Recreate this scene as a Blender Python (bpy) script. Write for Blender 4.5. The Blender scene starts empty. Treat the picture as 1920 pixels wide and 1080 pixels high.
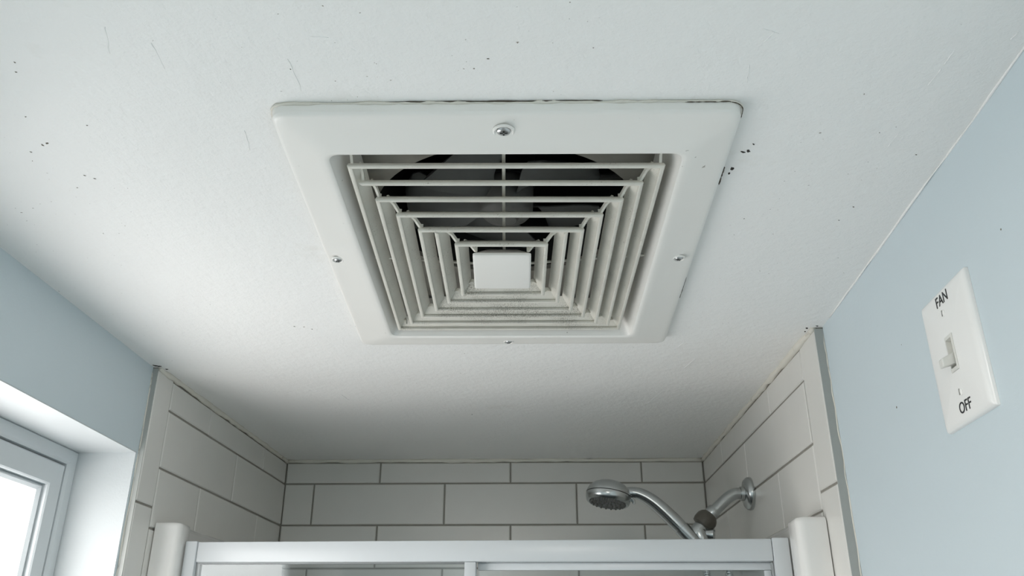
import bpy, bmesh, math, random
from mathutils import Vector, Matrix
random.seed(7)
R = math.radians
scene = bpy.context.scene
COL = scene.collection
HC0 = 0.415
Z0 = 1.985                      # eye height; every z below is measured from the eye and lifted by this

# ------------------------------------------------------------------ camera
cd = bpy.data.cameras.new('camera')
cam = bpy.data.objects.new('camera', cd)
COL.objects.link(cam)
cam.location = (0, 0, Z0)
cam.rotation_euler = (R(90 + 23.89), 0, R(1.15))
cd.sensor_width = 36.0
cd.lens = 36.0 * 1585 / 1920
cd.clip_start = 0.01
scene.camera = cam

# ------------------------------------------------------------------ world, exposure, light
world = bpy.data.worlds.new('overcast')
scene.world = world
world.use_nodes = True
bg = world.node_tree.nodes['Background']
bg.inputs[0].default_value = (0.80, 0.90, 1.0, 1)
bg.inputs[1].default_value = 1.0
vs = scene.view_settings
vs.view_transform = 'Standard'
vs.look = 'None'
vs.gamma = 1.0
vs.use_curve_mapping = False
vs.exposure = 0.06
WINDOW_STRENGTH = 4.6           # frosted pane lit by the overcast sky outside

try:
    scene.cycles.max_bounces = 16; scene.cycles.diffuse_bounces = 12; scene.cycles.transparent_max_bounces = 12
except Exception:
    pass

def lamp(name, loc, size, power, color, rot):
    l = bpy.data.lights.new(name, 'AREA')
    l.shape = 'DISK'; l.size = size; l.energy = power; l.color = color
    o = bpy.data.objects.new(name, l); COL.objects.link(o)
    o.location = (loc[0], loc[1], loc[2] + Z0); o.rotation_euler = rot
    return o

lamp('fill_light', (-0.10, -0.20, HC0 - 0.02), 0.34, 12.0, (1.0, 0.93, 0.86), (0, 0, 0))   # added fill light, unseen, at ceiling height behind the viewer
# ------------------------------------------------------------------ materials
def nodes_of(name):
    m = bpy.data.materials.new(name); m.use_nodes = True
    nt = m.node_tree
    return m, nt, nt.nodes['Principled BSDF']

def mat(name, col, rough=0.5, metal=0.0, noise=None, bump=None, coat=0.0, spec=None, speckle=None, blotch=None, extra=None):
    """noise=(scale, amount) value variation; bump=[(scale, strength, dist)]; speckle=(scale, threshold, colour, size scale) dirt specks"""
    m, nt, b = nodes_of(name)
    N, L = nt.nodes, nt.links
    b.inputs['Roughness'].default_value = rough
    b.inputs['Metallic'].default_value = metal
    if coat: b.inputs['Coat Weight'].default_value = coat
    if spec is not None: b.inputs['Specular IOR Level'].default_value = spec
    tc = N.new('ShaderNodeTexCoord')
    out = None
    rgb = N.new('ShaderNodeRGB'); rgb.outputs[0].default_value = (*col, 1)
    out = rgb.outputs[0]
    def mixin(a, fac, colr, mode='MIX'):
        mx = N.new('ShaderNodeMix'); mx.data_type = 'RGBA'; mx.blend_type = mode
        if hasattr(fac, 'is_linked'): L.new(fac, mx.inputs[0])
        else: mx.inputs[0].default_value = fac
        L.new(a, mx.inputs[6]); mx.inputs[7].default_value = (*colr, 1)
        return mx.outputs[2]
    def noise_tex(scale, detail=4, rough_=0.55):
        n = N.new('ShaderNodeTexNoise'); n.inputs['Scale'].default_value = scale
        n.inputs['Detail'].default_value = detail; n.inputs['Roughness'].default_value = rough_
        L.new(tc.outputs['Object'], n.inputs['Vector'])
        return n.outputs['Fac']
    def ramp(v, lo, hi):
        r = N.new('ShaderNodeMapRange'); r.inputs['From Min'].default_value = lo; r.inputs['From Max'].default_value = hi
        r.clamp = True
        L.new(v, r.inputs['Value']); return r.outputs['Result']
    def mul(a, b_):
        k = N.new('ShaderNodeMath'); k.operation = 'MULTIPLY'
        L.new(a, k.inputs[0])
        if hasattr(b_, 'is_linked'): L.new(b_, k.inputs[1])
        else: k.inputs[1].default_value = b_
        return k.outputs[0]
    if noise:
        f = mul(ramp(noise_tex(noise[0]), 0.35, 0.7), noise[1])
        out = mixin(out, f, tuple(c * 0.6 for c in col))
    if blotch:                                    # (scale, lo, hi, colour, amount)
        f = mul(ramp(noise_tex(blotch[0], 6, 0.65), blotch[1], blotch[2]), blotch[4])
        out = mixin(out, f, blotch[3])
    if speckle:                                   # (fine scale, lo, hi, colour, region scale, region lo, region hi)
        f = mul(ramp(noise_tex(speckle[0], 2, 0.5), speckle[1], speckle[2]), ramp(noise_tex(speckle[4], 2), speckle[5], speckle[6]))
        out = mixin(out, f, speckle[3])
    L.new(out, b.inputs['Base Color'])
    if bump:
        prev = None
        for sc, st, di in bump:
            bp = N.new('ShaderNodeBump'); bp.inputs['Strength'].default_value = st; bp.inputs['Distance'].default_value = di
            L.new(noise_tex(sc, 5), bp.inputs['Height'])
            if prev: L.new(prev, bp.inputs['Normal'])
            prev = bp.outputs[0]
        L.new(prev, b.inputs['Normal'])
    return m

M = {}
M['ceiling'] = mat('ceiling_paint', (0.88, 0.875, 0.86), 0.55, bump=[(14, 0.45, 0.004), (95, 0.6, 0.0016), (420, 0.5, 0.0006)],
                   blotch=(9, 0.66, 0.8, (0.62, 0.58, 0.50), 0.25), speckle=(240, 0.735, 0.76, (0.25, 0.22, 0.18), 5, 0.5, 0.62))
M['wall'] = mat('pale_blue_wall_paint', (0.59, 0.665, 0.70), 0.5, bump=[(30, 0.2, 0.002), (260, 0.35, 0.0006)])
M['reveal'] = mat('white_blue_reveal_paint', (0.60, 0.63, 0.64), 0.45, bump=[(30, 0.25, 0.002), (300, 0.3, 0.0006)], noise=(12, 0.08))
M['floor'] = mat('grey_floor_tile', (0.66, 0.63, 0.59), 0.4, noise=(6, 0.2))
M['tile'] = mat('glazed_greige_tile', (0.70, 0.685, 0.65), 0.24, noise=(7, 0.10), bump=[(9, 0.12, 0.003)])
M['tile_edge'] = mat('glazed_greige_trim_tile', (0.70, 0.685, 0.65), 0.26, noise=(7, 0.08), bump=[(9, 0.12, 0.003)])
M['grout'] = mat('grey_grout', (0.27, 0.255, 0.225), 0.9, noise=(40, 0.3), bump=[(300, 0.5, 0.001)])
M['edge_shade'] = mat('grey_edge_shade', (0.40, 0.41, 0.39), 0.45, noise=(20, 0.15))  # painted shade: darker grey for tile sides turned away from the window
M['caulk'] = mat('cream_caulk', (0.72, 0.69, 0.62), 0.55, bump=[(60, 0.6, 0.003)], blotch=(28, 0.62, 0.74, (0.20, 0.15, 0.10), 0.7))
M['mould'] = mat('dark_mould', (0.035, 0.030, 0.024), 0.9, noise=(200, 0.3))
M['grime'] = mat('brown_grime', (0.09, 0.075, 0.055), 0.9, noise=(200, 0.3))
M['stain'] = mat('brown_speck', (0.16, 0.14, 0.11), 0.9, noise=(200, 0.3))
M['plastic'] = mat('aged_ivory_plastic', (0.84, 0.825, 0.79), 0.36, bump=[(20, 0.05, 0.002)], noise=(8, 0.05), speckle=(170, 0.72, 0.75, (0.22, 0.20, 0.16), 14, 0.55, 0.66))
M['slat'] = mat('aged_ivory_slat', (0.70, 0.68, 0.615), 0.45, noise=(30, 0.25), speckle=(700, 0.60, 0.74, (0.30, 0.27, 0.22), 22, 0.48, 0.66))
M['slat_dusty'] = mat('dusty_ivory_slat', (0.72, 0.695, 0.63), 0.55, noise=(30, 0.15), speckle=(800, 0.44, 0.70, (0.24, 0.22, 0.18), 13, 0.44, 0.62))
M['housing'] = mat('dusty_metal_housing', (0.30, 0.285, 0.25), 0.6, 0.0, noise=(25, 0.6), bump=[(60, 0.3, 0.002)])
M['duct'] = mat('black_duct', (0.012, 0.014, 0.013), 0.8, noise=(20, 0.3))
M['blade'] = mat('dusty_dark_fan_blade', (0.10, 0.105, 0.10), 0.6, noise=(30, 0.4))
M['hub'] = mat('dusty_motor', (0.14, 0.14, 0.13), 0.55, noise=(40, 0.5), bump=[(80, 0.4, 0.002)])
M['steel'] = mat('zinc_screw', (0.55, 0.56, 0.56), 0.3, 1.0, noise=(200, 0.3))
M['screw_dark'] = mat('screw_recess', (0.05, 0.05, 0.048), 0.6, 0.5, noise=(100, 0.2))
M['chrome'] = mat('satin_chrome', (0.50, 0.525, 0.525), 0.24, 1.0, noise=(15, 0.12))
M['chrome_hose'] = mat('ribbed_chrome_hose', (0.62, 0.64, 0.64), 0.25, 1.0, noise=(60, 0.15))
M['collar'] = mat('taupe_plastic_collar', (0.085, 0.078, 0.062), 0.4, noise=(30, 0.2))
M['nozzle'] = mat('grey_rubber_nozzle', (0.16, 0.165, 0.165), 0.5, noise=(60, 0.2))
M['seam'] = mat('dark_seam', (0.06, 0.06, 0.058), 0.5, noise=(50, 0.2))
M['white_frame'] = mat('white_powder_coat', (0.58, 0.605, 0.62), 0.32, bump=[(300, 0.08, 0.0005)], noise=(10, 0.04))
M['upvc'] = mat('white_window_plastic', (0.62, 0.655, 0.67), 0.35, noise=(10, 0.08), bump=[(120, 0.1, 0.001)])
M['gasket'] = mat('grey_gasket', (0.34, 0.355, 0.355), 0.7, noise=(30, 0.2))
M['acrylic'] = mat('white_acrylic_surround', (0.80, 0.785, 0.76), 0.14, coat=0.4, noise=(4, 0.05), bump=[(6, 0.05, 0.003)])
M['switch'] = mat('white_switch_plastic', (0.86, 0.85, 0.83), 0.28, noise=(12, 0.03))
M['switch_ivory'] = mat('ivory_toggle_plastic', (0.70, 0.69, 0.65), 0.3, noise=(12, 0.05))
M['slot'] = mat('grey_screw_slot', (0.30, 0.29, 0.27), 0.6, noise=(60, 0.1))
M['ink'] = mat('black_print', (0.02, 0.02, 0.022), 0.6, noise=(60, 0.1))

def glass_mat():
    m, nt, b = nodes_of('clear_shower_glass')
    N, L = nt.nodes, nt.links
    tr = N.new('ShaderNodeBsdfTransparent'); tr.inputs[0].default_value = (0.955, 0.97, 0.97, 1)
    gl = N.new('ShaderNodeBsdfGlossy'); gl.inputs['Roughness'].default_value = 0.05; gl.inputs[0].default_value = (0.9, 0.95, 0.97, 1)
    fr = N.new('ShaderNodeFresnel'); fr.inputs[0].default_value = 1.6
    n = N.new('ShaderNodeTexNoise'); n.inputs['Scale'].default_value = 30
    bp = N.new('ShaderNodeBump'); bp.inputs['Strength'].default_value = 0.03; L.new(n.outputs['Fac'], bp.inputs['Height'])
    L.new(bp.outputs[0], gl.inputs['Normal'])
    mx = N.new('ShaderNodeMixShader'); L.new(fr.outputs[0], mx.inputs[0]); L.new(tr.outputs[0], mx.inputs[1]); L.new(gl.outputs[0], mx.inputs[2])
    L.new(mx.outputs[0], N['Material Output'].inputs[0])
    return m
M['glass'] = glass_mat()

def pane_mat():
    m, nt, b = nodes_of('frosted_daylit_pane')
    N, L = nt.nodes, nt.links
    tc = N.new('ShaderNodeTexCoord')
    n = N.new('ShaderNodeTexNoise'); n.inputs['Scale'].default_value = 180; n.inputs['Detail'].default_value = 3
    L.new(tc.outputs['Object'], n.inputs['Vector'])
    mr = N.new('ShaderNodeMapRange'); mr.inputs['To Min'].default_value = 0.8 * WINDOW_STRENGTH; mr.inputs['To Max'].default_value = 1.2 * WINDOW_STRENGTH
    L.new(n.outputs['Fac'], mr.inputs['Value'])
    b.inputs['Base Color'].default_value = (0.8, 0.85, 0.87, 1); b.inputs['Roughness'].default_value = 0.5
    b.inputs['Emission Color'].default_value = (1.0, 0.968, 0.95, 1)
    L.new(mr.outputs['Result'], b.inputs['Emission Strength'])
    return m
M['pane'] = pane_mat()

# ------------------------------------------------------------------ helpers
def link(o, parent=None):
    COL.objects.link(o)
    if parent is not None:
        o.parent = parent
        if parent.type == 'EMPTY':
            o.matrix_parent_inverse = Matrix.Translation(-parent.location)
    return o

def obj(name, verts, faces, m, parent=None, smooth=False, bevel=None, lift=True, recalc=True):
    me = bpy.data.meshes.new(name)
    dz = Z0 if lift else 0.0
    me.from_pydata([(v[0], v[1], v[2] + dz) for v in verts], [], faces)
    if recalc or bevel:
        bm = bmesh.new(); bm.from_mesh(me)
        if recalc: bmesh.ops.recalc_face_normals(bm, faces=bm.faces)
        if bevel:
            es = [e for e in bm.edges if len(e.link_faces) == 2 and e.calc_face_angle(0) > 0.5]
            bmesh.ops.bevel(bm, geom=es, offset=bevel[0], segments=bevel[1], profile=0.5, affect='EDGES')
        bm.to_mesh(me); bm.free()
    me.materials.append(M[m])
    if smooth:
        me.polygons.foreach_set('use_smooth', [True] * len(me.polygons))
        if smooth != 'all':
            me.set_sharp_from_angle(angle=R(38))
    return link(bpy.data.objects.new(name, me), parent)

def empty(name, loc):
    o = bpy.data.objects.new(name, None)
    o.location = (loc[0], loc[1], loc[2] + Z0); o.empty_display_size = 0.02
    COL.objects.link(o); return o

def tag(o, label=None, cat=None, group=None, kind=None):
    if label: o['label'] = label
    if cat: o['category'] = cat
    if group: o['group'] = group
    if kind: o['kind'] = kind
    return o

def structure(o, label, cat):
    return tag(o, label, cat, kind='structure')

BOXF = [(0, 3, 2, 1), (4, 5, 6, 7), (0, 1, 5, 4), (1, 2, 6, 5), (2, 3, 7, 6), (3, 0, 4, 7)]
def hexa(b, t):                       # bottom quad, top quad
    return list(b) + list(t), BOXF
def box(x0, x1, y0, y1, z0, z1):
    return hexa([(x0, y0, z0), (x1, y0, z0), (x1, y1, z0), (x0, y1, z0)], [(x0, y0, z1), (x1, y0, z1), (x1, y1, z1), (x0, y1, z1)])

def join(parts):
    V, F = [], []
    for v, f in parts:
        n = len(V); V += list(v); F += [tuple(i + n for i in q) for q in f]
    return V, F

def catmull(pts, per=6):
    pts = [Vector(p) for p in pts]
    P = [2 * pts[0] - pts[1]] + pts + [2 * pts[-1] - pts[-2]]
    out = []
    for i in range(1, len(P) - 2):
        for k in range(per):
            t = k / per
            a, b, c, d = P[i - 1], P[i], P[i + 1], P[i + 2]
            out.append(0.5 * (2 * b + (c - a) * t + (2 * a - 5 * b + 4 * c - d) * t * t + (3 * b - a - 3 * c + d) * t ** 3))
    out.append(pts[-1])
    return out

def sweep(path, radii, n=12, flat=1.0, cap=True):
    path = [Vector(p) for p in path]
    if not isinstance(radii, (list, tuple)): radii = [radii] * len(path)
    V, F = [], []
    up = None
    for i, p in enumerate(path):
        t = (path[min(i + 1, len(path) - 1)] - path[max(i - 1, 0)]).normalized()
        if up is None:
            a = Vector((0, 1, 0)) if abs(t.y) < 0.9 else Vector((1, 0, 0))
            up = (a - t * a.dot(t)).normalized()
        else:
            up = (up - t * up.dot(t)).normalized()
        s = t.cross(up)
        for k in range(n):
            an = 2 * math.pi * k / n
            V.append(p + up * (math.cos(an) * radii[i]) + s * (math.sin(an) * radii[i] * flat))
    for i in range(len(path) - 1):
        for k in range(n):
            k2 = (k + 1) % n
            F.append((i * n + k, i * n + k2, (i + 1) * n + k2, (i + 1) * n + k))
    if cap:
        F.append(tuple(range(n - 1, -1, -1))); F.append(tuple((len(path) - 1) * n + k for k in range(n)))
    return V, F

def lerp_radii(rs, m):
    out = []
    for i in range(m):
        t = i / (m - 1) * (len(rs) - 1); k = min(int(t), len(rs) - 2); out.append(rs[k] + (rs[k + 1] - rs[k]) * (t - k))
    return out

def lathe(profile, origin, axis, n=32):
    ax = Vector(axis).normalized(); o = Vector(origin)
    a = Vector((0, 1, 0)) if abs(ax.y) < 0.9 else Vector((1, 0, 0))
    u = (a - ax * a.dot(ax)).normalized(); w = ax.cross(u)
    V, F, rings = [], [], []
    for r, h in profile:
        if r < 1e-6:
            rings.append([len(V)]); V.append(o + ax * h)
        else:
            rings.append(list(range(len(V), len(V) + n)))
            for k in range(n):
                an = 2 * math.pi * k / n
                V.append(o + ax * h + u * (r * math.cos(an)) + w * (r * math.sin(an)))
    for A, B in zip(rings, rings[1:]):
        for k in range(n):
            k2 = (k + 1) % n
            if len(A) == 1 and len(B) == 1: continue
            if len(A) == 1: F.append((A[0], B[k], B[k2]))
            elif len(B) == 1: F.append((A[k], A[k2], B[0]))
            else: F.append((A[k], A[k2], B[k2], B[k]))
    return V, F

def inset(q, l, r, n, f):             # q = near-left, near-right, far-right, far-left in plan
    return [(q[0][0] + l, q[0][1] + n), (q[1][0] - r, q[1][1] + n), (q[2][0] - r, q[2][1] - f), (q[3][0] + l, q[3][1] - f)]

def rquad(q, r, n=6):
    out = []
    for i in range(4):
        c = Vector(q[i]); a = (Vector(q[i - 1]) - c).normalized(); b = (Vector(q[(i + 1) % 4]) - c).normalized()
        p0, p1 = c + a * r, c + b * r
        for k in range(n + 1):
            t = k / n
            out.append((1 - t) ** 2 * p0 + 2 * t * (1 - t) * c + t * t * p1)
    return out

def loft(loops, cap_first=False, cap_last=False):  # loops: list of lists of 3D points, same count, closed
    V, F = [], []
    n = len(loops[0])
    for l in loops: V += [tuple(p) for p in l]
    for i in range(len(loops) - 1):
        for k in range(n):
            k2 = (k + 1) % n
            F.append((i * n + k, i * n + k2, (i + 1) * n + k2, (i + 1) * n + k))
    if cap_first: F.append(tuple(range(n - 1, -1, -1)))
    if cap_last: F.append(tuple((len(loops) - 1) * n + k for k in range(n)))
    return V, F

def lz(loop, z): return [(p[0], p[1], z) for p in loop]

# ================================================================== the room shell
HC = 0.415                            # ceiling height above the eye
FL = -Z0                              # floor
YB = -1.30                            # wall behind the camera
XL = -0.576                           # left wall face
def xr(y): return 0.3685 + 0.0535 * (y - 0.5055)   # right wall face, a touch out of square
WY0, WY1, WZ0, WZ1 = 0.70, 1.222, -0.80, 0.283      # window opening
XW = -0.660                           # face of the window frame

# ceiling with the hole for the fan
hx0, hx1, hy0, hy1 = -0.185, 0.150, 0.60, 1.06
X0, X1, Y0, Y1 = -0.80, 0.62, YB - 0.1, 2.05
cv = [(X0, Y0, HC), (X1, Y0, HC), (X1, Y1, HC), (X0, Y1, HC), (hx0, hy0, HC), (hx1, hy0, HC), (hx1, hy1, HC), (hx0, hy1, HC)]
cv += [(x, y, HC + 0.03) for x, y, z in cv]
cf = []
for i in range(4):
    j = (i + 1) % 4
    cf += [(i, j, 4 + j, 4 + i), (8 + i, 12 + i, 12 + j, 8 + j), (i, 8 + i, 8 + j, j), (4 + i, 4 + j, 12 + j, 12 + i)]
ceiling = structure(obj('ceiling', cv, cf, 'ceiling'), 'white painted bathroom ceiling with brush marks and small dark specks', 'ceiling')

structure(obj('floor', *box(X0, X1, Y0, Y1, FL - 0.05, FL), 'floor'), 'grey bathroom floor below the frame', 'floor')
structure(obj('wall_behind', *box(X0, X1, YB - 0.1, YB, FL, HC), 'wall'), 'pale blue wall behind the camera', 'wall')

# left wall with the window opening: four blocks around it in one mesh
wl = [box(-0.74, XL, YB, WY0, FL, HC), box(-0.74, XL, WY0, WY1, WZ1, HC), box(-0.74, XL, WY0, WY1, FL, WZ0), box(-0.74, XL, WY1, 1.2262, FL, HC)]
wall_left = structure(obj('wall_left', *join(wl), 'wall'), 'pale blue painted wall on the left, above the deep window recess', 'wall')
# plastered lining of the recess
e = 0.0015
rev = obj('window_reveal', *join([box(-0.70, XL - 0.0006, WY0, WY1, WZ1 - e, WZ1 + 0.002), box(-0.70, XL - 0.0006, WY1 - e, WY1 + 0.002, WZ0, WZ1),
                                  box(-0.70, XL - 0.0006, WY0 - 0.002, WY0 + e, WZ0, WZ1), box(-0.70, XL + 0.012, WY0, WY1, WZ0 - 0.002, WZ0 + 0.012)]), 'reveal', wall_left)
rev['label'] = 'white painted lining of the window recess'

# right wall
ya, yb = YB, 1.0765
V, F = hexa([(xr(ya), ya, FL), (xr(ya) + 0.1, ya, FL), (xr(yb) + 0.1, yb, FL), (xr(yb), yb, FL)],
            [(xr(ya), ya, HC), (xr(ya) + 0.1, ya, HC), (xr(yb) + 0.1, yb, HC), (xr(yb), yb, HC)])
wall_right = structure(obj('wall_right', V, F, 'wall'), 'pale blue painted wall on the right, with the fan switch', 'wall')
# hairline paint seam between the right wall and the ceiling
pts = [Vector((xr(y) - 0.0006, y, HC - 0.0006)) for y in [0.2 + 0.04 * i for i in range(22)]]
pts = [p + Vector((random.uniform(-.0006, .0004), 0, random.uniform(-.0004, .0004))) for p in pts]
sl = obj('paint_seam', *sweep(pts, [random.uniform(0.0005, 0.0016) for _ in pts], 6), 'ceiling', wall_right, smooth='all')

# ------------------------------------------------------------------ tiled shower walls
G = 0.0032                            # grout joint
TZ = [0.4075, 0.362, 0.2725, 0.183, 0.0935, 0.004, -0.0855, -0.175]   # row boundaries, top to bottom
TB = -0.175
tile_cache = {}
def tile_mesh(w, h, m):
    key = (round(w, 4), round(h, 4), m)
    if key not in tile_cache:
        d = 0.010; b = 0.0016
        # local: u = width (x), v = height (z), face towards -y
        out = [(0, 0, 0), (w, 0, 0), (w, 0, h), (0, 0, h)]
        Vv = [(x, d, z) for x, _, z in out] + [(x, b, z) for x, _, z in out]
        Vv += [(b, 0, b), (w - b, 0, b), (w - b, 0, h - b), (b, 0, h - b)]
        Ff = [(0, 1, 2, 3)[::-1]]
        for i in range(4):
            j = (i + 1) % 4
            Ff += [(i, j, 4 + j, 4 + i), (4 + i, 4 + j, 8 + j, 8 + i)]
        Ff.append((8, 9, 10, 11))
        me = bpy.data.meshes.new('tile'); me.from_pydata(Vv, [], Ff)
        bm = bmesh.new(); bm.from_mesh(me); bmesh.ops.recalc_face_normals(bm, faces=bm.faces); bm.to_mesh(me); bm.free()
        me.materials.append(M[m])
        tile_cache[key] = me
    return tile_cache[key]

def tile_wall(name, label, origin, ang, cells, length, lo=0.0, hi=0.0):
    """origin: plan point of u = 0 on the tile face; ang: direction of u in plan; face normal is u turned by -90 degrees"""
    u = Vector((math.cos(ang), math.sin(ang), 0)); nrm = Vector((math.sin(ang), -math.cos(ang), 0)); o = Vector((origin[0], origin[1], 0))
    def P(a, d, z): q = o + u * a - nrm * d; return (q.x, q.y, z)
    a, b = -lo, length + hi
    base = hexa([P(a, 0.0022, FL), P(b, 0.0022, FL), P(b, 0.06, FL), P(a, 0.06, FL)], [P(a, 0.0022, HC), P(b, 0.0022, HC), P(b, 0.06, HC), P(a, 0.06, HC)])
    w = structure(obj(name, *base, 'grout'), label, 'wall')
    for (a0, a1, z0, z1, m) in cells:
        t = bpy.data.objects.new('tile', tile_mesh(a1 - a0, z1 - z0, m))
        p = P(a0, random.uniform(-0.0004, 0.0003), z0)
        t.location = (p[0], p[1], p[2] + Z0); t.rotation_euler = (random.uniform(-.002, .002), 0, ang + random.uniform(-.002, .002))
        link(t, w)
    return w, P

def courses(starts, a_lo, a_hi, pitch, m='tile'):
    cells = []
    for r in range(len(TZ) - 1):
        s = starts[r % 2]
        js = [a_lo]
        k = s
        while k - pitch > a_lo + 0.012: k -= pitch
        while k < a_hi - 0.012:
            if k > a_lo + 0.012: js.append(k)
            k += pitch
        js.append(a_hi)
        for x0, x1 in zip(js, js[1:]):
            cells.append((x0 + (G / 2 if x0 > a_lo else 0), x1 - (G / 2 if x1 < a_hi else 0), TZ[r + 1] + G / 2, TZ[r] - (G / 2 if r else 0), m))
    return cells

# back wall, u runs left to right
YBK = 1.880
bx0, bx1 = -0.5415, 0.386
wall_back, _ = tile_wall('wall_back', 'shower back wall of wide greige tiles in running bond', (bx0, YBK), 0.0,
                         courses([-0.041 - bx0, 0.104 - bx0], 0.0015, bx1 - bx0 - 0.0015, 0.290), bx1 - bx0, 0.03, 0.03)

# left wall: face runs from the front edge (far-left) to the back corner; u runs front to back
lx0, ly0 = -0.5665, 1.2275
angL = math.atan2(YBK - ly0, bx0 - lx0)          # direction front -> back; face normal = +x
lenL = math.hypot(YBK - ly0, bx0 - lx0)
cells = courses([1.44 - ly0, 1.585 - ly0], 0.055 + G / 2, lenL - 0.001, 0.290)
cells += [(0.0, 0.055 - G / 2, 0.213 + G / 2, 0.4105, 'tile_edge'), (0.0, 0.055 - G / 2, 0.006, 0.213 - G / 2, 'tile_edge'), (0.0, 0.055 - G / 2, -0.2, 0.003, 'tile_edge')]
wall_shower_left, PL = tile_wall('wall_shower_left', 'left shower wall of greige tiles with a narrow vertical trim column', (lx0, ly0), angL, cells, lenL, 0.0, 0.03)

# right wall: face normal = -x, u runs back to front
rx, ry0 = 0.386, 1.0780
lenR = YBK - ry0
cells = courses([YBK - 1.325, YBK - 1.507], 0.001, YBK - 1.146 - G / 2, 0.365)
tr0 = YBK - 1.146 + G / 2
cells += [(tr0, lenR, 0.207 + G / 2, 0.4105, 'tile_edge'), (tr0, lenR, 0.003, 0.207 - G / 2, 'tile_edge'), (tr0, lenR, -0.2, 0.0, 'tile_edge')]
wall_shower_right, PR = tile_wall('wall_shower_right', 'right shower wall of greige tiles behind the shower arm', (rx, YBK), -math.pi / 2, cells, lenR, 0.03, 0.0)

# caulk beads between tile and ceiling and in the corners
def bead(name, p, q, r, parent, n=40, jit=0.0009):
    pts = [Vector(p).lerp(Vector(q), i / n) + Vector((random.uniform(-jit, jit), random.uniform(-jit, jit), random.uniform(-jit, jit))) for i in range(n + 1)]
    return obj(name, *sweep(pts, [r * random.uniform(0.75, 1.3) for _ in pts], 8), 'caulk', parent, smooth='all')
bead('caulk_bead', (bx0, YBK - 0.001, HC - 0.003), (bx1, YBK - 0.001, HC - 0.003), 0.0042, wall_back)
bead('caulk_bead', (lx0, ly0, HC - 0.002), (bx0, YBK, HC - 0.003), 0.0042, wall_shower_left)
bead('caulk_bead', (rx, ry0, HC - 0.002), (rx, YBK, HC - 0.003), 0.0048, wall_shower_right)
bead('caulk_bead', (XL + 0.0006, 1.2265, HC - 0.01), (XL + 0.0006, 1.2265, -0.3), 0.0012, wall_shower_left)
bead('caulk_bead', (xr(1.0765) - 0.0005, 1.0765, HC - 0.004), (xr(1.0765) - 0.0005, 1.0765, -0.3), 0.0010, wall_shower_right)

# slim grey strips that paint shade onto the front sides of the tiling
obj('tile_side_shade', *box(0.3872, xr(1.0765) + 0.002, 1.0764, 1.0779, FL + 0.002, HC - 0.002), 'edge_shade', wall_shower_right)['label'] = 'slim grey strip painting shade on the tile side'
obj('tile_side_shade', *box(XL - 0.002, -0.5678, 1.2263, 1.2276, FL + 0.002, HC - 0.002), 'edge_shade', wall_shower_left)['label'] = 'slim grey strip painting shade on the tile side'

# ------------------------------------------------------------------ window
win = empty('window_1', (XW, (WY0 + WY1) / 2, WZ0))
structure(win, 'white framed frosted window in a deep recess in the left wall', 'window')
def rect_frame(x_face, depth, y0, y1, z0, z1, w, m, name, bev=0.003):
    """picture frame in the plane x = const, room side at x_face, mitred, each side of width w"""
    prof = [(0, 0), (w, 0)]
    loops = []
    for xx, i_, in ((x_face - depth, 0.0), (x_face - bev, 0.0), (x_face, bev), (x_face, w - bev), (x_face - bev, w), (x_face - depth, w)):
        loops.append([(xx, y0 + i_, z0 + i_), (xx, y1 - i_, z0 + i_), (xx, y1 - i_, z1 - i_), (xx, y0 + i_, z1 - i_)])
    V, F = loft(loops)
    n = 4 * 5
    F += [(k, n + k, n + (k + 1) % 4, (k + 1) % 4) for k in range(4)]
    return obj(name, V, F, m, win)
rect_frame(XW, 0.05, WY0, WY1, WZ0 + 0.012, WZ1, 0.0225, 'upvc', 'outer_frame', 0.0035)
a = 0.0225
rect_frame(XW - 0.010, 0.03, WY0 + a - 0.001, WY1 - a + 0.001, WZ0 + 0.012 + a, WZ1 - a + 0.001, 0.0035, 'gasket', 'gasket', 0.0003)
a += 0.003
rect_frame(XW - 0.003, 0.045, WY0 + a, WY1 - a, WZ0 + 0.012 + a, WZ1 - a, 0.032, 'upvc', 'sash', 0.002)
a += 0.032
rect_frame(XW - 0.010, 0.035, WY0 + a, WY1 - a, WZ0 + 0.012 + a, WZ1 - a, 0.009, 'upvc', 'glazing_bead', 0.004)
a += 0.008
obj('glass_pane', *box(XW - 0.030, XW - 0.024, WY0 + a - 0.006, WY1 - a + 0.006, WZ0 + 0.006 + a, WZ1 - a + 0.006), 'pane', win)['label'] = 'bright frosted glass'

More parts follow.
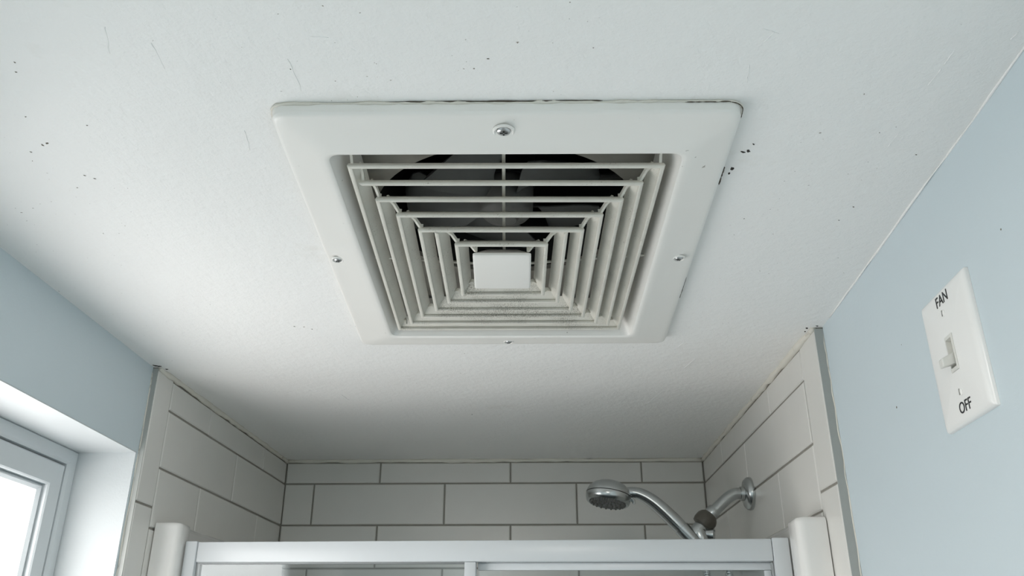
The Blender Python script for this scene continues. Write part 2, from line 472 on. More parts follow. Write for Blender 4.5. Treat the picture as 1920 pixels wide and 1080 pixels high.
# ================================================================== ceiling vent
CX, CY = -0.022, 0.835
vent = empty('ceiling_vent', (CX, CY, HC))
tag(vent, 'large ivory square ceiling vent cover with concentric louvres and screws', 'vent')
OUT = [(-0.2079, 0.5632), (0.1749, 0.5665), (0.1890, 1.1070), (-0.2310, 1.1060)]
OPN = [(-0.1695, 0.6110), (0.1333, 0.6150), (0.1359, 1.0520), (-0.1795, 1.0480)]
def ring_loop(q, r, z): return lz(rquad(q, r, 7), z)
def ex(q, d): return inset(q, -d, -d, -d, -d)
loops = [ring_loop(ex(OUT, 0.001), 0.014, HC - 0.0002), ring_loop(OUT, 0.014, HC - 0.005), ring_loop(inset(OUT, 0, 0, 0.0, 0), 0.014, 0.4065),
         ring_loop(inset(OUT, .0012, .0012, .0012, .0012), 0.013, 0.4050), ring_loop(inset(OUT, .0035, .0035, .0035, .0035), 0.012, 0.4038),
         ring_loop(inset(OUT, .008, .008, .008, .008), 0.011, 0.4036),
         ring_loop(ex(OPN, 0.010), 0.016, 0.3957), ring_loop(ex(OPN, 0.005), 0.014, 0.3950), ring_loop(ex(OPN, 0.002), 0.013, 0.3952), ring_loop(ex(OPN, 0.0006), 0.012, 0.3962),
         ring_loop(OPN, 0.012, 0.3985), ring_loop(inset(OPN, .012, .010, .003, .010), 0.010, 0.4190), ring_loop(inset(OPN, .0125, .0105, .003, .0105), 0.010, 0.446)]
frame = obj('frame', *loft(loops), 'plastic', vent, smooth=True)

# louvre slats: one mitred strip for each side of each square
RINGS = [   # z, near-left, near-right, far-right, far-left, which sides
    (0.3980, (-0.1580, 0.6329), (0.1220, 0.6376), (0.1203, 1.0375), (-0.1700, 1.0336), 'NRFL'),
    (0.3965, (-0.1525, 0.6595), (0.1061, 0.6647), (0.1048, 1.0199), (-0.1606, 1.0183), 'NR'),
    (0.3950, (-0.1420, 0.6871), (0.0909, 0.6917), (0.0887, 1.0080), (-0.1505, 1.0060), 'NRFL'),
    (0.3935, (-0.1265, 0.7146), (0.0740, 0.7186), (0.0709, 0.9821), (-0.1335, 0.9798), 'NRFL'),
    (0.3920, (-0.1087, 0.7430), (0.0571, 0.7463), (0.0544, 0.9571), (-0.1135, 0.9554), 'NRFL'),
    (0.3912, (-0.0925, 0.7450), (0.0411, 0.7480), (0.0373, 0.9296), (-0.0957, 0.9286), 'RFL'),
    (0.3890, (-0.0742, 0.7694), (0.0215, 0.7714), (0.0197, 0.9018), (-0.0770, 0.9014), 'NRFL')]
SX, SY, SH = 0.0112, 0.0165, 0.0130   # lean inwards across, lean inwards along, rise
PROF = [(0.00, 0.0013, 0), (0.0006, 0.0003, 0), (0.0015, 0.0, 0), (0.0033, 0.0, 0), (0.0040, 0.0005, 0), (0.0042, 0.0016, 0)]
def slat_profile(lean):
    inner = [(0.0, 0.0015), (0.0005, 0.0004), (0.0014, 0.0), (0.0032, 0.0), (0.0040, 0.0005), (0.0044, 0.0018), (0.0041, 0.0030), (0.0030, 0.0038), (0.0030 + 0.35 * lean, 0.0030 + 0.28 * SH), (lean + 0.0015, SH)]
    outer = [(lean - 0.0005, SH + 0.0008), (0.0010 + 0.35 * lean, 0.0046 + 0.28 * SH), (0.0008, 0.0040)]
    return inner + outer
PX, PY = slat_profile(SX), slat_profile(SY)
def slat(z, q, side):
    nl, nr, fr, fl = q
    pts = {'N': (nl, nr), 'R': (nr, fr), 'F': (fr, fl), 'L': (fl, nl)}[side]
    sgn = {'nl': (1, 1), 'nr': (-1, 1), 'fr': (-1, -1), 'fl': (1, -1)}
    key = {'N': ('nl', 'nr'), 'R': ('nr', 'fr'), 'F': ('fr', 'fl'), 'L': ('fl', 'nl')}[side]
    loops = []
    for p, k in zip(pts, key):
        sx, sy = sgn[k]
        loops.append([(p[0] + sx * PX[i][0], p[1] + sy * PY[i][0], z + (PX[i][1] if side in 'LR' else PY[i][1])) for i in range(len(PX))])
    V, F = loft(loops, True, True)
    return obj('slat', V, F, 'slat_dusty' if side == 'F' else 'slat', vent, smooth=True)
for z, nl, nr, fr, fl, sides in RINGS:
    for s in sides: slat(z, (nl, nr, fr, fl), s)

# centre plate: a shallow hollow-backed block
PLQ = [(-0.0568, 0.7884), (0.0041, 0.7896), (0.0032, 0.8747), (-0.0596, 0.8734)]
loops = [ring_loop(inset(PLQ, .012, .012, .014, .010), 0.004, 0.4005), ring_loop(inset(PLQ, .0015, .0015, .0015, .0015), 0.003, 0.3905), ring_loop(PLQ, 0.003, 0.3895),
         ring_loop(PLQ, 0.003, 0.3872), ring_loop(inset(PLQ, .0008, .0008, .0008, .0008), 0.0025, 0.3863), ring_loop(inset(PLQ, .002, .002, .002, .002), 0.002, 0.3860)]
obj('center_plate', *loft(loops, True, True), 'plastic', vent, smooth=True)

# cross bars behind the louvres
obj('cross_bar', *sweep([(-0.0195, 0.612, 0.4105), (-0.0225, 0.72, 0.4085), (-0.0245, 0.80, 0.4040), (-0.0250, 0.84, 0.4015)], 0.0016, 8), 'slat', vent, smooth=True)
obj('cross_bar', *sweep([(-0.0250, 0.84, 0.4015), (-0.0255, 0.90, 0.4060), (-0.026, 1.05, 0.4105)], 0.0016, 8), 'slat', vent, smooth=True)
obj('cross_bar', *sweep([(-0.185, 0.8380, 0.4115), (-0.10, 0.844, 0.4075), (-0.05, 0.8440, 0.4035)], 0.0015, 8), 'slat', vent, smooth=True)
obj('cross_bar', *sweep([(0.14, 0.8400, 0.4115), (0.05, 0.844, 0.4075), (0.0, 0.8440, 0.4035)], 0.0015, 8), 'slat', vent, smooth=True)

# small kinked corner brackets that hang each square from the one around it
def bracket(a, b, za, zb):
    a, b = Vector((*a, za)), Vector((*b, zb))
    m1 = a.lerp(b, 0.45) + Vector((0, 0, 0.0015)); m2 = a.lerp(b, 0.85) + Vector((0, 0, -0.001))
    d = Vector((b.x - a.x, b.y - a.y, 0)).normalized(); s = Vector((-d.y, d.x, 0)) * 0.0012
    V, F = [], []
    P_ = [a, m1, m2, b]
    for p, h in zip(P_, (0.004, 0.004, 0.0045, 0.006)):
        V += [p + s, p - s, p - s + Vector((0, 0, h)), p + s + Vector((0, 0, h))]
    for i in range(3):
        for k in range(4): F.append((i * 4 + k, i * 4 + (k + 1) % 4, i * 4 + 4 + (k + 1) % 4, i * 4 + 4 + k))
    F += [(3, 2, 1, 0), (12, 13, 14, 15)]
    obj('bracket', V, F, 'slat', vent, smooth=True)
seq = [(0.4000, *[p for p in inset(OPN, .006, .006, .002, .006)])] + [(z, nl, nr, fr, fl) for z, nl, nr, fr, fl, s in RINGS] + [(0.389, PLQ[0], PLQ[1], PLQ[2], PLQ[3])]
for c in range(4):
    sx, sy = ((1, 1), (-1, 1), (-1, -1), (1, -1))[c]
    for k in range(len(seq) - 1):
        if k == 5: continue
        za, pa = seq[k][0], seq[k][1 + c]
        zb, pb = seq[k + 1][0], seq[k + 1][1 + c]
        A = (pa[0] + sx * SX * 0.8, pa[1] + sy * SY * 0.8)
        B = (pb[0] + sx * 0.004, pb[1] + sy * 0.004)
        bracket(A, B, za + 0.0095, zb + 0.0035)

# screws in their countersinks
def screw(x, y, z, r):
    cs = obj('countersink', *lathe([(r * 1.55, 0.0012), (r * 1.5, -0.0002), (r * 1.32, -0.0006), (r * 1.12, 0.0002), (r * 1.05, 0.0014)], (x, y, z), (0, 0, 1), 28), 'plastic', vent, smooth=True)
    s = obj('screw', *lathe([(r, 0.002), (r, 0.0006), (r * 0.9, -0.0004), (r * 0.6, -0.0013), (r * 0.25, -0.0016), (0, -0.0017)], (x, y, z), (0, 0, 1), 24), 'steel', vent, smooth=True)
    s['label'] = 'zinc cross-head screw'
    an = random.uniform(0, 1.5)
    d1 = Vector((math.cos(an), math.sin(an), 0)); d2 = Vector((-d1.y, d1.x, 0))
    parts = []
    for p, q in ((d1, d2), (d2, d1)):
        o = Vector((x, y, z - 0.00165)); w, h = r * 0.52, r * 0.12
        b = [o - p * w - q * h, o + p * w - q * h, o + p * w + q * h, o - p * w + q * h]
        parts.append(hexa([tuple(v) for v in b], [tuple(v + Vector((0, 0, 0.0012))) for v in b]))
    obj('recess', *join(parts), 'screw_dark', s)
screw(-0.0186, 0.5850, 0.4000, 0.0060)
screw(-0.2060, 0.8245, 0.4000, 0.0044)
screw(0.1640, 0.8281, 0.4000, 0.0044)
screw(-0.0263, 1.0850, 0.4000, 0.0044)

# grubby sealant around the cover
pts = [Vector((p[0], p[1], HC - 0.0012)) for p in rquad(ex(OUT, 0.0012), 0.015, 6)]
dense = []
for i, p in enumerate(pts):
    q = pts[(i + 1) % len(pts)]; k = max(1, int((q - p).length / 0.006))
    for j in range(k): dense.append(p.lerp(q, j / k) + Vector((random.uniform(-.0006, .0006), random.uniform(-.0006, .0006), 0)))
obj('caulk_bead', *sweep(dense + [dense[0]], [random.uniform(0.0006, 0.0016) for _ in range(len(dense) + 1)], 6), 'caulk', vent, smooth='all')['label'] = 'stained sealant bead around the cover'

def dirt(pts, rmax):
    pts = catmull(pts, 8); n = len(pts)
    obj('dirt_line', *sweep(pts, [rmax * random.uniform(0.35, 1.0) * (0.25 if i in (0, n - 1) else 1) for i in range(n)], 6), 'grime', vent, smooth='all')
dirt([(-0.118, 0.5622, HC - 0.0006), (-0.05, 0.5624, HC - 0.0008), (0.02, 0.5631, HC - 0.0008), (0.062, 0.5640, HC - 0.0004)], 0.0008)
dirt([(0.128, 0.5648, HC - 0.002), (0.150, 0.5650, HC - 0.002), (0.166, 0.5655, HC - 0.002), (0.1755, 0.5715, HC - 0.003), (0.1775, 0.585, HC - 0.004)], 0.0006)
dirt([(0.1795, 0.66, HC - 0.004), (0.1800, 0.675, HC - 0.004), (0.1803, 0.69, HC - 0.005)], 0.0010)
dirt([(0.1855, 0.90, HC - 0.004), (0.1865, 0.94, HC - 0.005), (0.1870, 0.96, HC - 0.005)], 0.0005)

# ------------------------------------------------------------------ the fan above the louvres
fan = empty('extractor_fan', (CX, CY, 0.50))
tag(fan, 'dark dusty extractor fan seen behind the louvres of the ceiling vent', 'fan')
HCX, HCY, HR = -0.022, 0.822, 0.143
V, F = [], []
n = 64
px0, px1, py0, py1 = -0.20, 0.156, 0.59, 1.075
for k in range(n):
    an = 2 * math.pi * k / n
    c, s = math.cos(an), math.sin(an)
    V.append((HCX + HR * c, HCY + HR * s, 0.450))
for k in range(n):
    an = 2 * math.pi * k / n
    c, s = math.cos(an), math.sin(an)
    tx = ((px1 - HCX) / c if c > 0 else (px0 - HCX) / c) if abs(c) > 1e-6 else 1e9
    ty = ((py1 - HCY) / s if s > 0 else (py0 - HCY) / s) if abs(s) > 1e-6 else 1e9
    t = min(tx, ty); V.append((HCX + t * c, HCY + t * s, 0.450))
for k in range(n): V.append((V[k][0], V[k][1], 0.456))
for k in range(n):
    k2 = (k + 1) % n
    F += [(k, k2, n + k2, n + k), (k2, k, 2 * n + k, 2 * n + k2)]
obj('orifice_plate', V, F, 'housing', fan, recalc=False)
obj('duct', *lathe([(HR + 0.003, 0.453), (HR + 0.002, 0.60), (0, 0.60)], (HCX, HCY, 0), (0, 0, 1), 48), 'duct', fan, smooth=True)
FX, FY, FZ = -0.024, 0.862, 0.497
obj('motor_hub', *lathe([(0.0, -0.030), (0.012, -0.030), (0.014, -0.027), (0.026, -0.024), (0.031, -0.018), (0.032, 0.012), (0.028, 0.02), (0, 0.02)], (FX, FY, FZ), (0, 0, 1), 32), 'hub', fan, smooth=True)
for b in range(5):
    a0 = R(-128 + 72 * b)
    V, F = [], []
    nr_, na_ = 18, 9
    for side in (0, 1):
        for i in range(nr_):
            t = i / (nr_ - 1); r = 0.024 + 0.094 * t
            hw = R(10) + R(22) * math.sin(min(1, t * 1.15) * math.pi / 2) if t < 0.85 else (R(32) * math.sqrt(max(0.0, 1 - ((t - 0.85) / 0.16) ** 2)) + R(1))
            for j in range(na_):
                s = j / (na_ - 1) * 2 - 1
                an = a0 + s * hw + R(14) * t
                z = FZ - 0.004 + s * 0.014 * (0.5 + 0.5 * t) + side * 0.0018
                V.append((FX + r * math.cos(an), FY + r * math.sin(an), z))
    m_ = nr_ * na_
    for i in range(nr_ - 1):
        for j in range(na_ - 1):
            q = (i * na_ + j, i * na_ + j + 1, (i + 1) * na_ + j + 1, (i + 1) * na_ + j)
            F += [q, tuple(m_ + k for k in q[::-1])]
    rim = [j for j in range(na_)] + [i * na_ + na_ - 1 for i in range(1, nr_)] + [(nr_ - 1) * na_ + j for j in range(na_ - 2, -1, -1)] + [i * na_ for i in range(nr_ - 2, 0, -1)]
    for k in range(len(rim)):
        x, y = rim[k], rim[(k + 1) % len(rim)]
        F.append((x, y, m_ + y, m_ + x))
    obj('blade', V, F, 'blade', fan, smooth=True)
for an in (20, 140, 260):
    c, s = math.cos(R(an)), math.sin(R(an))
    obj('motor_strut', *sweep([(FX + 0.028 * c, FY + 0.028 * s, FZ + 0.03), (HCX + (HR + 0.001) * c, HCY + (HR + 0.001) * s, FZ + 0.034)], 0.004, 8), 'hub', fan, smooth=True)
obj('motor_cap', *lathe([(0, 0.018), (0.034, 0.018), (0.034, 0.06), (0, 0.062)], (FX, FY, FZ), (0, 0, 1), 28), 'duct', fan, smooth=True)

# ================================================================== light switch on the right wall
sy_c, sz_c = 0.7105, 0.2490
angw = math.atan(0.0535)
SWX = xr(sy_c)
sw = empty('light_switch', (SWX, sy_c, sz_c - 0.061))
tag(sw, 'white wall switch plate lettered FAN and OFF with a toggle lever', 'switch')
SU = Vector((-math.sin(angw), -math.cos(angw), 0))       # reading direction on the plate (towards the camera)
SN = Vector((-math.cos(angw), math.sin(angw), 0))        # out of the wall
SV = Vector((0, 0, 1))
SO = Vector((SWX, sy_c, sz_c))
def SP(a, b, d): q = SO + SU * a + SV * b + SN * d; return (q.x, q.y, q.z)
def plate_loop(hw, hh, r, d, cb=0.0):
    return [SP(p[0], p[1] + cb, d) for p in rquad([(-hw, -hh), (hw, -hh), (hw, hh), (-hw, hh)], r, 4)]
W2, H2 = 0.0485, 0.0610
loops = [plate_loop(W2, H2, 0.0016, 0.0), plate_loop(W2, H2, 0.0016, 0.0024), plate_loop(W2 - 0.0010, H2 - 0.0010, 0.002, 0.0042), plate_loop(W2 - 0.0035, H2 - 0.0035, 0.0025, 0.0056),
         plate_loop(W2 - 0.007, H2 - 0.007, 0.002, 0.0063), plate_loop(0.0074, 0.0165, 0.0004, 0.0064), plate_loop(0.0074, 0.0165, 0.0004, 0.0020)]
obj('cover_plate', *loft(loops, True, True), 'switch', sw, smooth=True)
# toggle surround, recessed slot and lever
loops = [plate_loop(0.0073, 0.0164, 0.0004, 0.0022), plate_loop(0.0073, 0.0164, 0.0004, 0.0070), plate_loop(0.0068, 0.0160, 0.0004, 0.0074), plate_loop(0.0052, 0.0132, 0.0003, 0.0074), plate_loop(0.0050, 0.0130, 0.0003, 0.0030)]
obj('toggle_surround', *loft(loops, False, True), 'switch_ivory', sw, smooth=True)
b0, b1 = -0.0095, 0.0015
lev = [SP(-0.0042, b0, 0.003), SP(0.0042, b0, 0.003), SP(0.0042, b1, 0.003), SP(-0.0042, b1, 0.003)]
let = [SP(-0.0039, -0.0140, 0.0180), SP(0.0039, -0.0140, 0.0180), SP(0.0039, -0.0060, 0.0180), SP(-0.0039, -0.0060, 0.0180)]
obj('toggle_lever', *hexa(lev, let), 'switch_ivory', sw, bevel=(0.0012, 3), smooth=True)
for b in (0.0375, -0.0355):
    o = Vector(SP(0.0, b, 0.0064))
    s = obj('screw', *lathe([(0.0034, -0.0004), (0.0034, 0.0004), (0.0028, 0.0009), (0.0, 0.0013)], o, SN, 22), 'switch', sw, smooth=True)
    d = SV * 0.0027 + SU * 0.0002; w_ = SU * 0.0006
    bq = [o - d - w_ + SN * 0.0006, o + d - w_ + SN * 0.0006, o + d + w_ + SN * 0.0006, o - d + w_ + SN * 0.0006]
    obj('slot', *hexa([tuple(v) for v in bq], [tuple(v + SN * 0.0009) for v in bq]), 'slot', s)
def lettering(txt, b, size):
    cu = bpy.data.curves.new('t', 'FONT'); cu.body = txt; cu.size = size; cu.align_x = 'CENTER'; cu.align_y = 'CENTER'; cu.extrude = 0.00015; cu.offset = 0.00008
    to = bpy.data.objects.new('t', cu); COL.objects.link(to)
    bpy.context.view_layer.update()
    me = bpy.data.meshes.new_from_object(to)
    bpy.data.objects.remove(to); bpy.data.curves.remove(cu)
    for v in me.vertices:
        q = SP(v.co.x + 0.0025, v.co.y + b, 0.0065 + v.co.z); v.co = (q[0], q[1], q[2] + Z0)
    me.name = 'lettering'; me.materials.clear(); me.materials.append(M['ink'])
    o = link(bpy.data.objects.new('lettering', me), sw); o['label'] = 'black printed word ' + txt
lettering('FAN', 0.0500, 0.0138)
lettering('OFF', -0.0490, 0.0138)

# ================================================================== shower enclosure
# white acrylic surround: one moulded side panel along each tiled wall, rounded front column
def surround(name, label, x_out, x_in, y0, zt, y1, sgn, back=0.0):
    """x_out at the tile, x_in towards the shower; sgn = direction from tile into the shower"""
    t = abs(x_in - x_out); r = min(0.011, t * 0.45)
    def prof(z, shrink):
        P_ = []
        P_.append((x_out + back, y1)); P_.append((x_out, y0 + shrink))
        for k in range(7):
            an = k / 6 * math.pi / 2
            P_.append((x_out + sgn * (t - r - shrink + r * math.sin(an)), y0 + shrink + r - r * math.cos(an)))
        P_.append((x_in - sgn * shrink, y0 + 0.04)); P_.append((x_in - sgn * (0.012 + shrink), y0 + 0.068)); P_.append((x_in + back - sgn * (0.012 + shrink), y1))
        return [(p[0], p[1], z) for p in P_]
    loops = [prof(-1.85, 0), prof(zt - 0.007, 0), prof(zt - 0.0035, 0.0006), prof(zt - 0.001, 0.0022), prof(zt, 0.005)]
    o = obj(name, *loft(loops, True, True), 'acrylic', None, smooth=True)
    return tag(o, label, 'shower surround', 'acrylic side panels of the shower')
surround('shower_surround', 'white acrylic shower side panel against the left tiled wall', -0.5625, -0.524, 1.296, 0.1935, 1.83, 1, 0.0215)
surround('shower_surround', 'white acrylic shower side panel against the right tiled wall', 0.3845, 0.3465, 1.132, 0.1740, 1.83, -1)

# moulded back panel and tray that belong to the same surround
V, F = loft([[(x, y, z) for x, y in ((-0.528, YBK - 0.002), (0.356, YBK - 0.002), (0.356, YBK - 0.002 - d), (-0.528, YBK - 0.002 - d))] for z, d in ((-1.85, 0.030), (0.088, 0.030), (0.095, 0.026), (0.098, 0.020))], True, True)
tag(obj('shower_surround', V, F, 'acrylic', None, smooth=True), 'white acrylic shower back panel below the tiles', 'shower surround', 'acrylic side panels of the shower')
V, F = join([box(-0.525, 0.350, 1.24, 1.845, FL + 0.0, FL + 0.06), box(-0.525, 0.350, 1.24, 1.30, FL + 0.06, FL + 0.12)])
tag(obj('shower_tray', V, F, 'acrylic', None, bevel=(0.006, 2), smooth=True), 'white acrylic shower tray on the floor behind the door', 'shower tray')

# door frame: local axis from left jamb to right jamb
door = empty('shower_door', (-0.09, 1.27, -1.85))
tag(door, 'white framed sliding glass shower door with a wide head rail', 'shower door')
DL, DR_ = Vector((-0.5215, 1.322, 0.1675)), Vector((0.3545, 1.207, 0.1555))
DU = (DR_ - DL); DLEN = DU.length; DU.normalize()
DN = Vector((DU.y, -DU.x, 0)).normalized()            # towards the camera
def DP(a, d, z): q = DL + DU * a + DN * d; return (q.x, q.y, q.z + z)
def dbox(a0, a1, d0, d1, z0, z1):
    return hexa([DP(a0, d1, z0), DP(a1, d1, z0), DP(a1, d0, z0), DP(a0, d0, z0)], [DP(a0, d1, z1), DP(a1, d1, z1), DP(a1, d0, z1), DP(a0, d0, z1)])
BOT = -1.93
obj('head_rail', *dbox(0.0195, DLEN - 0.0225, -0.020, 0.001, -0.0295, 0.0), 'white_frame', door, bevel=(0.0018, 2), smooth=True)
obj('jamb', *dbox(0.0, 0.0190, -0.022, 0.003, BOT, 0.001), 'white_frame', door, bevel=(0.0018, 2), smooth=True)
obj('jamb', *dbox(DLEN - 0.0220, DLEN, -0.022, 0.003, BOT, 0.001), 'white_frame', door, bevel=(0.0018, 2), smooth=True)
# front panel on the left, back panel on the right
am = 0.4315
obj('gasket', *dbox(0.0195, am, -0.0085, -0.0035, -0.0322, -0.0290), 'gasket', door)
st = obj('stile', *dbox(am, am + 0.0165, -0.010, 0.000, BOT, -0.0297), 'white_frame', door, bevel=(0.0012, 2), smooth=True)
obj('stile', *dbox(0.0195, 0.0245, -0.012, -0.004, BOT, -0.0297), 'gasket', door)
obj('glass_panel', *dbox(0.022, am + 0.004, -0.0075, -0.0035, BOT + 0.02, -0.0297), 'glass', door)['label'] = 'clear glass of the left door panel'
a1 = DLEN - 0.0225
obj('panel_rail', *dbox(am + 0.0170, a1 - 0.002, -0.019, -0.013, -0.0400, -0.0297), 'white_frame', door, bevel=(0.0012, 2), smooth=True)
obj('panel_stile', *dbox(a1 - 0.0125, a1 - 0.003, -0.019, -0.013, BOT, -0.0402), 'white_frame', door, bevel=(0.0012, 2), smooth=True)
obj('gasket', *dbox(a1 - 0.0028, a1 - 0.0002, -0.022, -0.006, BOT, -0.031), 'gasket', door)
obj('glass_panel', *dbox(am + 0.008, a1 - 0.010, -0.0175, -0.0145, BOT + 0.02, -0.0385), 'glass', door)['label'] = 'clear glass of the right door panel'

# ================================================================== hand shower
shower = empty('wall_shower', (0.386, 1.498, 0.269))
tag(shower, 'bent chrome shower arm with wall flange, taupe swivel collar and bracket', 'shower arm')
YS = 1.498
obj('wall_flange', *lathe([(0.0, -0.002), (0.0280, -0.001), (0.0285, 0.0020), (0.0275, 0.0065), (0.0235, 0.0105), (0.0165, 0.0125), (0.0125, 0.0130), (0.0120, 0.018), (0, 0.018)], (0.3855, YS, 0.2685), (-1, 0, 0), 36), 'chrome', shower, smooth=True)
arm = catmull([(0.384, YS, 0.2685), (0.370, YS, 0.2690), (0.357, YS, 0.2680), (0.343, YS, 0.2600), (0.330, YS, 0.2485), (0.316, YS, 0.2365)], 6)
obj('shower_arm', *sweep(arm, 0.0098, 16), 'chrome', shower, smooth=True)
ad = Vector((-0.75, 0, -0.66)).normalized()
obj('arm_nut', *lathe([(0, 0), (0.0118, 0), (0.0125, 0.002), (0.0125, 0.011), (0.0115, 0.013), (0, 0.013)], Vector((0.3205, YS, 0.2405)), ad, 10), 'chrome', shower, smooth=True)
ball = Vector((0.3105, YS, 0.2315))
obj('swivel_collar', *lathe([(0, -0.001), (0.0125, 0.000), (0.0165, 0.004), (0.0190, 0.010), (0.0190, 0.019), (0.0175, 0.024), (0.012, 0.026), (0, 0.026)], ball + ad * -0.002, ad + Vector((-0.1, 0, -0.25)), 26), 'collar', shower, smooth=True)['label'] = 'taupe plastic swivel collar'
br = catmull([(0.2975, YS - 0.002, 0.2155), (0.2880, YS - 0.003, 0.2060), (0.2790, YS - 0.004, 0.1975), (0.268, YS - 0.004, 0.190)], 5)
obj('bracket_neck', *sweep(br, lerp_radii([0.0115, 0.0135, 0.0120, 0.0105], len(br)), 16), 'chrome', shower, smooth=True)
hd = Vector((0.66, 0.0, -0.75)).normalized()
obj('handle_cradle', *lathe([(0.0112, 0.0), (0.0135, 0.0005), (0.0138, 0.020), (0.0128, 0.034), (0.0100, 0.036), (0, 0.036)], Vector((0.2590, YS - 0.006, 0.2105)), hd, 24), 'chrome', shower, smooth=True)
obj('diverter_knob', *lathe([(0, 0), (0.009, 0.0), (0.0105, 0.003), (0.0105, 0.013), (0.008, 0.016), (0, 0.0165)], Vector((0.300, YS - 0.004, 0.2000)), (1, -0.25, -0.12), 18), 'chrome', shower, smooth=True)
obj('bracket_body', *lathe([(0, -0.004), (0.013, -0.003), (0.014, 0.0), (0.014, 0.024), (0.012, 0.028), (0, 0.028)], Vector((0.2880, YS - 0.003, 0.2040)), (0.35, 0, -0.94), 20), 'chrome', shower, smooth=True)

# the handset itself can be lifted out of the bracket
hand = empty('hand_shower', (0.27, YS, 0.20))
tag(hand, 'chrome curved handset with round spray face, held above the shower door', 'hand shower')
hp = catmull([(0.167, YS, 0.2690), (0.180, YS - 0.001, 0.2710), (0.195, YS - 0.002, 0.2670), (0.213, YS - 0.003, 0.2560), (0.231, YS - 0.004, 0.2400), (0.247, YS - 0.005, 0.2235), (0.2585, YS - 0.006, 0.2110), (0.270, YS - 0.006, 0.198), (0.279, YS - 0.006, 0.188)], 6)
obj('handle', *sweep(hp, lerp_radii([0.0105, 0.0096, 0.0106, 0.0117, 0.0124, 0.0126, 0.0122, 0.0112, 0.0105], len(hp)), 18), 'chrome', hand, smooth=True)
sp = [p + Vector((-0.0030, -0.0112, -0.0034)) for p in hp[9:36]]
obj('handle_seam', *sweep(sp, lerp_radii([0.0006, 0.0014, 0.0016, 0.0014, 0.0006], len(sp)), 8), 'seam', hand, smooth=True)
hn = Vector((-0.17, -0.10, -1.0)).normalized()         # spray direction
hc = Vector((0.1385, YS - 0.002, 0.2680))
obj('head_shell', *lathe([(0, -0.0235), (0.010, -0.0230), (0.020, -0.0205), (0.029, -0.0160), (0.0355, -0.0095), (0.0388, -0.002), (0.0392, 0.001)], hc, hn, 40), 'chrome', hand, smooth=True)
obj('shell_seam', *lathe([(0.0388, 0.0008), (0.0382, 0.0012), (0.0382, 0.0022), (0.0388, 0.0026)], hc, hn, 40), 'seam', hand, smooth=True)
obj('head_rim', *lathe([(0.0390, 0.0024), (0.0392, 0.004), (0.0388, 0.009), (0.0370, 0.0145), (0.0345, 0.0165), (0.0325, 0.0160)], hc, hn, 40), 'chrome', hand, smooth=True)
obj('spray_face', *lathe([(0.0330, 0.0160), (0.031, 0.0150), (0.010, 0.0165), (0, 0.0168)], hc, hn, 40), 'nozzle', hand, smooth=True)['label'] = 'grey spray face'
parts = []
a = Vector((0, 1, 0)); uu = (a - hn * a.dot(hn)).normalized(); ww = hn.cross(uu)
for rr, cnt in ((0.0285, 20), (0.0215, 14), (0.014, 9), (0.006, 4)):
    for k in range(cnt):
        an = 2 * math.pi * k / cnt
        parts.append(lathe([(0.0021, 0.0140), (0.0019, 0.0180), (0.0012, 0.0190), (0, 0.0191)], hc + uu * rr * math.cos(an) + ww * rr * math.sin(an), hn, 8))
obj('nozzles', *join(parts), 'hub', hand, smooth=True)
obj('spray_lever', *sweep([hc + hn * 0.006 + Vector((0.036, 0.0, 0)), hc + hn * 0.012 + Vector((0.044, -0.002, 0)), hc + hn * 0.018 + Vector((0.046, -0.002, 0))], [0.003, 0.0035, 0.002], 8), 'chrome', hand, smooth=True)

# ribbed hose hanging in a loop
hose = []
ctrl = catmull([(0.279, YS - 0.006, 0.188), (0.289, YS - 0.006, 0.165), (0.296, YS - 0.006, 0.135), (0.300, YS - 0.006, 0.02), (0.303, YS - 0.006, -0.30), (0.318, YS - 0.006, -0.45), (0.333, YS - 0.006, -0.30),
                (0.337, YS - 0.006, 0.02), (0.333, YS - 0.006, 0.140), (0.322, YS - 0.005, 0.172), (0.305, YS - 0.004, 0.188)], 60)
rad = [0.0062 + 0.0011 * math.sin(i * 1.9) for i in range(len(ctrl))]
ho = obj('shower_hose', *sweep(ctrl, rad, 10), 'chrome_hose', None, smooth='all')
tag(ho, 'ribbed chrome shower hose hanging in a loop behind the glass', 'hose')

# ================================================================== wear on ceiling and walls
def fleck(x, y, sx, sy, ang, m, parent, name, z=HC, h=0.0006):
    V, n = [], 9
    for k in range(n):
        an = 2 * math.pi * k / n; r = random.uniform(0.7, 1.25)
        px, py = math.cos(an) * sx * r, math.sin(an) * sy * r
        c, s = math.cos(ang), math.sin(ang)
        V.append((x + px * c - py * s, y + px * s + py * c, z + 0.0002))
    V.append((x, y, z - h))
    return V, [(k, (k + 1) % n, n) for k in range(n)]
SPECKS = [(-0.4243, 0.6189, 1.4), (-0.4192, 0.6165, 1.5), (-0.4405, 0.6296, 1.0), (-0.3711, 0.5902, .8), (-0.4117, 0.6698, 1.1), (-0.405, 0.6756, 1.2), (-0.4163, 0.577, .8), (-0.3863, 0.5079, .8),
          (-0.0283, 0.5108, .9), (-0.3028, 1.0611, 1.2), (-0.3152, 1.0589, 1.5), (-0.2938, 1.0693, 1.3), (0.3253, 0.7442, 1.2), (0.3202, 0.7718, .9),
          (-0.1035, 1.5063, 1.2), (0.3484, 0.6498, .9), (-0.3918, 0.5192, .9), (-0.4296, 0.6917, .8), (0.222, 0.7664, .8), (-0.18, 0.52, .6), (0.05, 0.50, .6), (0.27, 0.56, .6)]
V, F = join([fleck(x, y, 0.0016 * s, 0.0009 * s, random.uniform(0, 3), 'stain', None, '') for x, y, s in SPECKS])
tag(obj('mould_specks', V, F, 'stain', ceiling), kind='stuff')
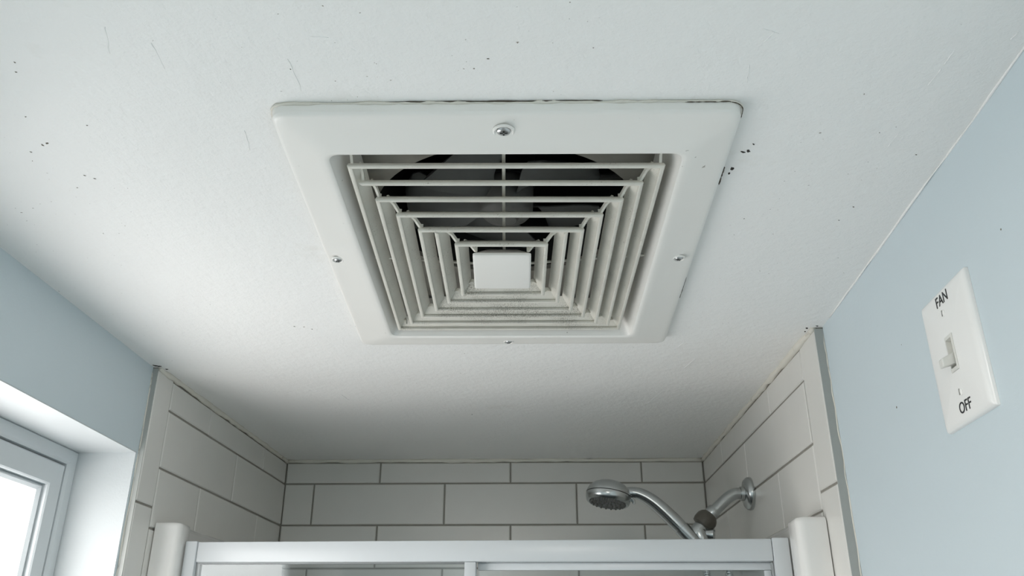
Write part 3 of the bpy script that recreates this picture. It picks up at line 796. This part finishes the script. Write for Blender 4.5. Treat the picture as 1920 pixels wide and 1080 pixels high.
MO = [(0.1968, 0.6407, 2.2, 1.0), (0.1925, 0.6423, 1.8, 0.5), (0.1990, 0.6300, 1.0, 0.8), (0.1890, 0.6700, 2.4, 1.3), (0.1880, 0.6780, 1.6, 1.4), (-0.2130, 0.6550, 3.2, 1.5), (-0.2125, 0.6650, 2.6, 1.6), (-0.2110, 0.6450, 1.6, 1.5),
      (-0.2320, 1.0600, 2.0, 1.6), (-0.2325, 1.0780, 2.4, 1.7), (-0.5700, 1.2190, 4.0, 0.9), (-0.5660, 1.2215, 3.2, 0.3), (-0.5590, 1.2360, 2.0, 0.4), (0.3900, 1.0710, 1.8, 0.3), (0.3790, 1.0800, 2.2, 1.0), (0.3800, 1.0920, 1.6, 1.0)]
V, F = join([fleck(x, y, 0.0016 * s, 0.0008 * s, a_, 'mould', None, '', h=0.0012) for x, y, s, a_ in MO])
tag(obj('mould_patches', V, F, 'mould', ceiling), kind='stuff')
# raised brush ridges and drips in the paint
RID = [((-0.1559, 0.4833), (-0.1434, 0.4847)), ((0.1698, 0.4814), (0.1827, 0.4873)), ((0.1790, 0.4860), (0.1744, 0.4969)), ((0.1699, 0.5222), (0.1728, 0.5436)), ((0.3162, 0.5498), (0.3174, 0.5289)), ((0.3176, 0.5250), (0.3183, 0.5086)),
       ((0.3182, 0.6363), (0.3194, 0.6159)), ((0.2126, 1.161), (0.2224, 1.1278)), ((-0.2743, 0.4879), (-0.2758, 0.5183)), ((-0.1786, 0.5077), (-0.1782, 0.5467)), ((0.2063, 1.4529), (0.2231, 1.3727)),
       ((-0.317, 1.3773), (-0.3097, 1.4093)), ((0.3537, 0.4976), (0.355, 0.4891)), ((-0.30, 0.47), (-0.31, 0.50)), ((-0.24, 0.60), (-0.245, 0.63)), ((0.24, 1.25), (0.25, 1.20))]
parts = []
for p, q in RID:
    pts = [Vector((*p, HC)).lerp(Vector((*q, HC)), i / 8) + Vector((random.uniform(-.0005, .0005), random.uniform(-.0005, .0005), 0)) for i in range(9)]
    parts.append(sweep(pts, [0.0002] + [random.uniform(0.0002, 0.0006) for _ in range(7)] + [0.0002], 6))
tag(obj('paint_ridges', *join(parts), 'ceiling', ceiling, smooth='all'), kind='stuff')
# specks on the right wall
V, F = [], []
for y, z, s in ((0.874, 0.246, 1.3), (0.598, 0.312, 0.9), (0.83, 0.30, 0.5)):
    n0 = len(V)
    for k in range(8):
        an = 2 * math.pi * k / 8; V.append((xr(y) - 0.0001, y + math.cos(an) * 0.0010 * s, z + math.sin(an) * 0.0010 * s))
    V.append((xr(y) - 0.0006, y, z)); F += [(n0 + k, n0 + (k + 1) % 8, n0 + 8) for k in range(8)]
tag(obj('wall_specks', V, F, 'stain', wall_right), kind='stuff')
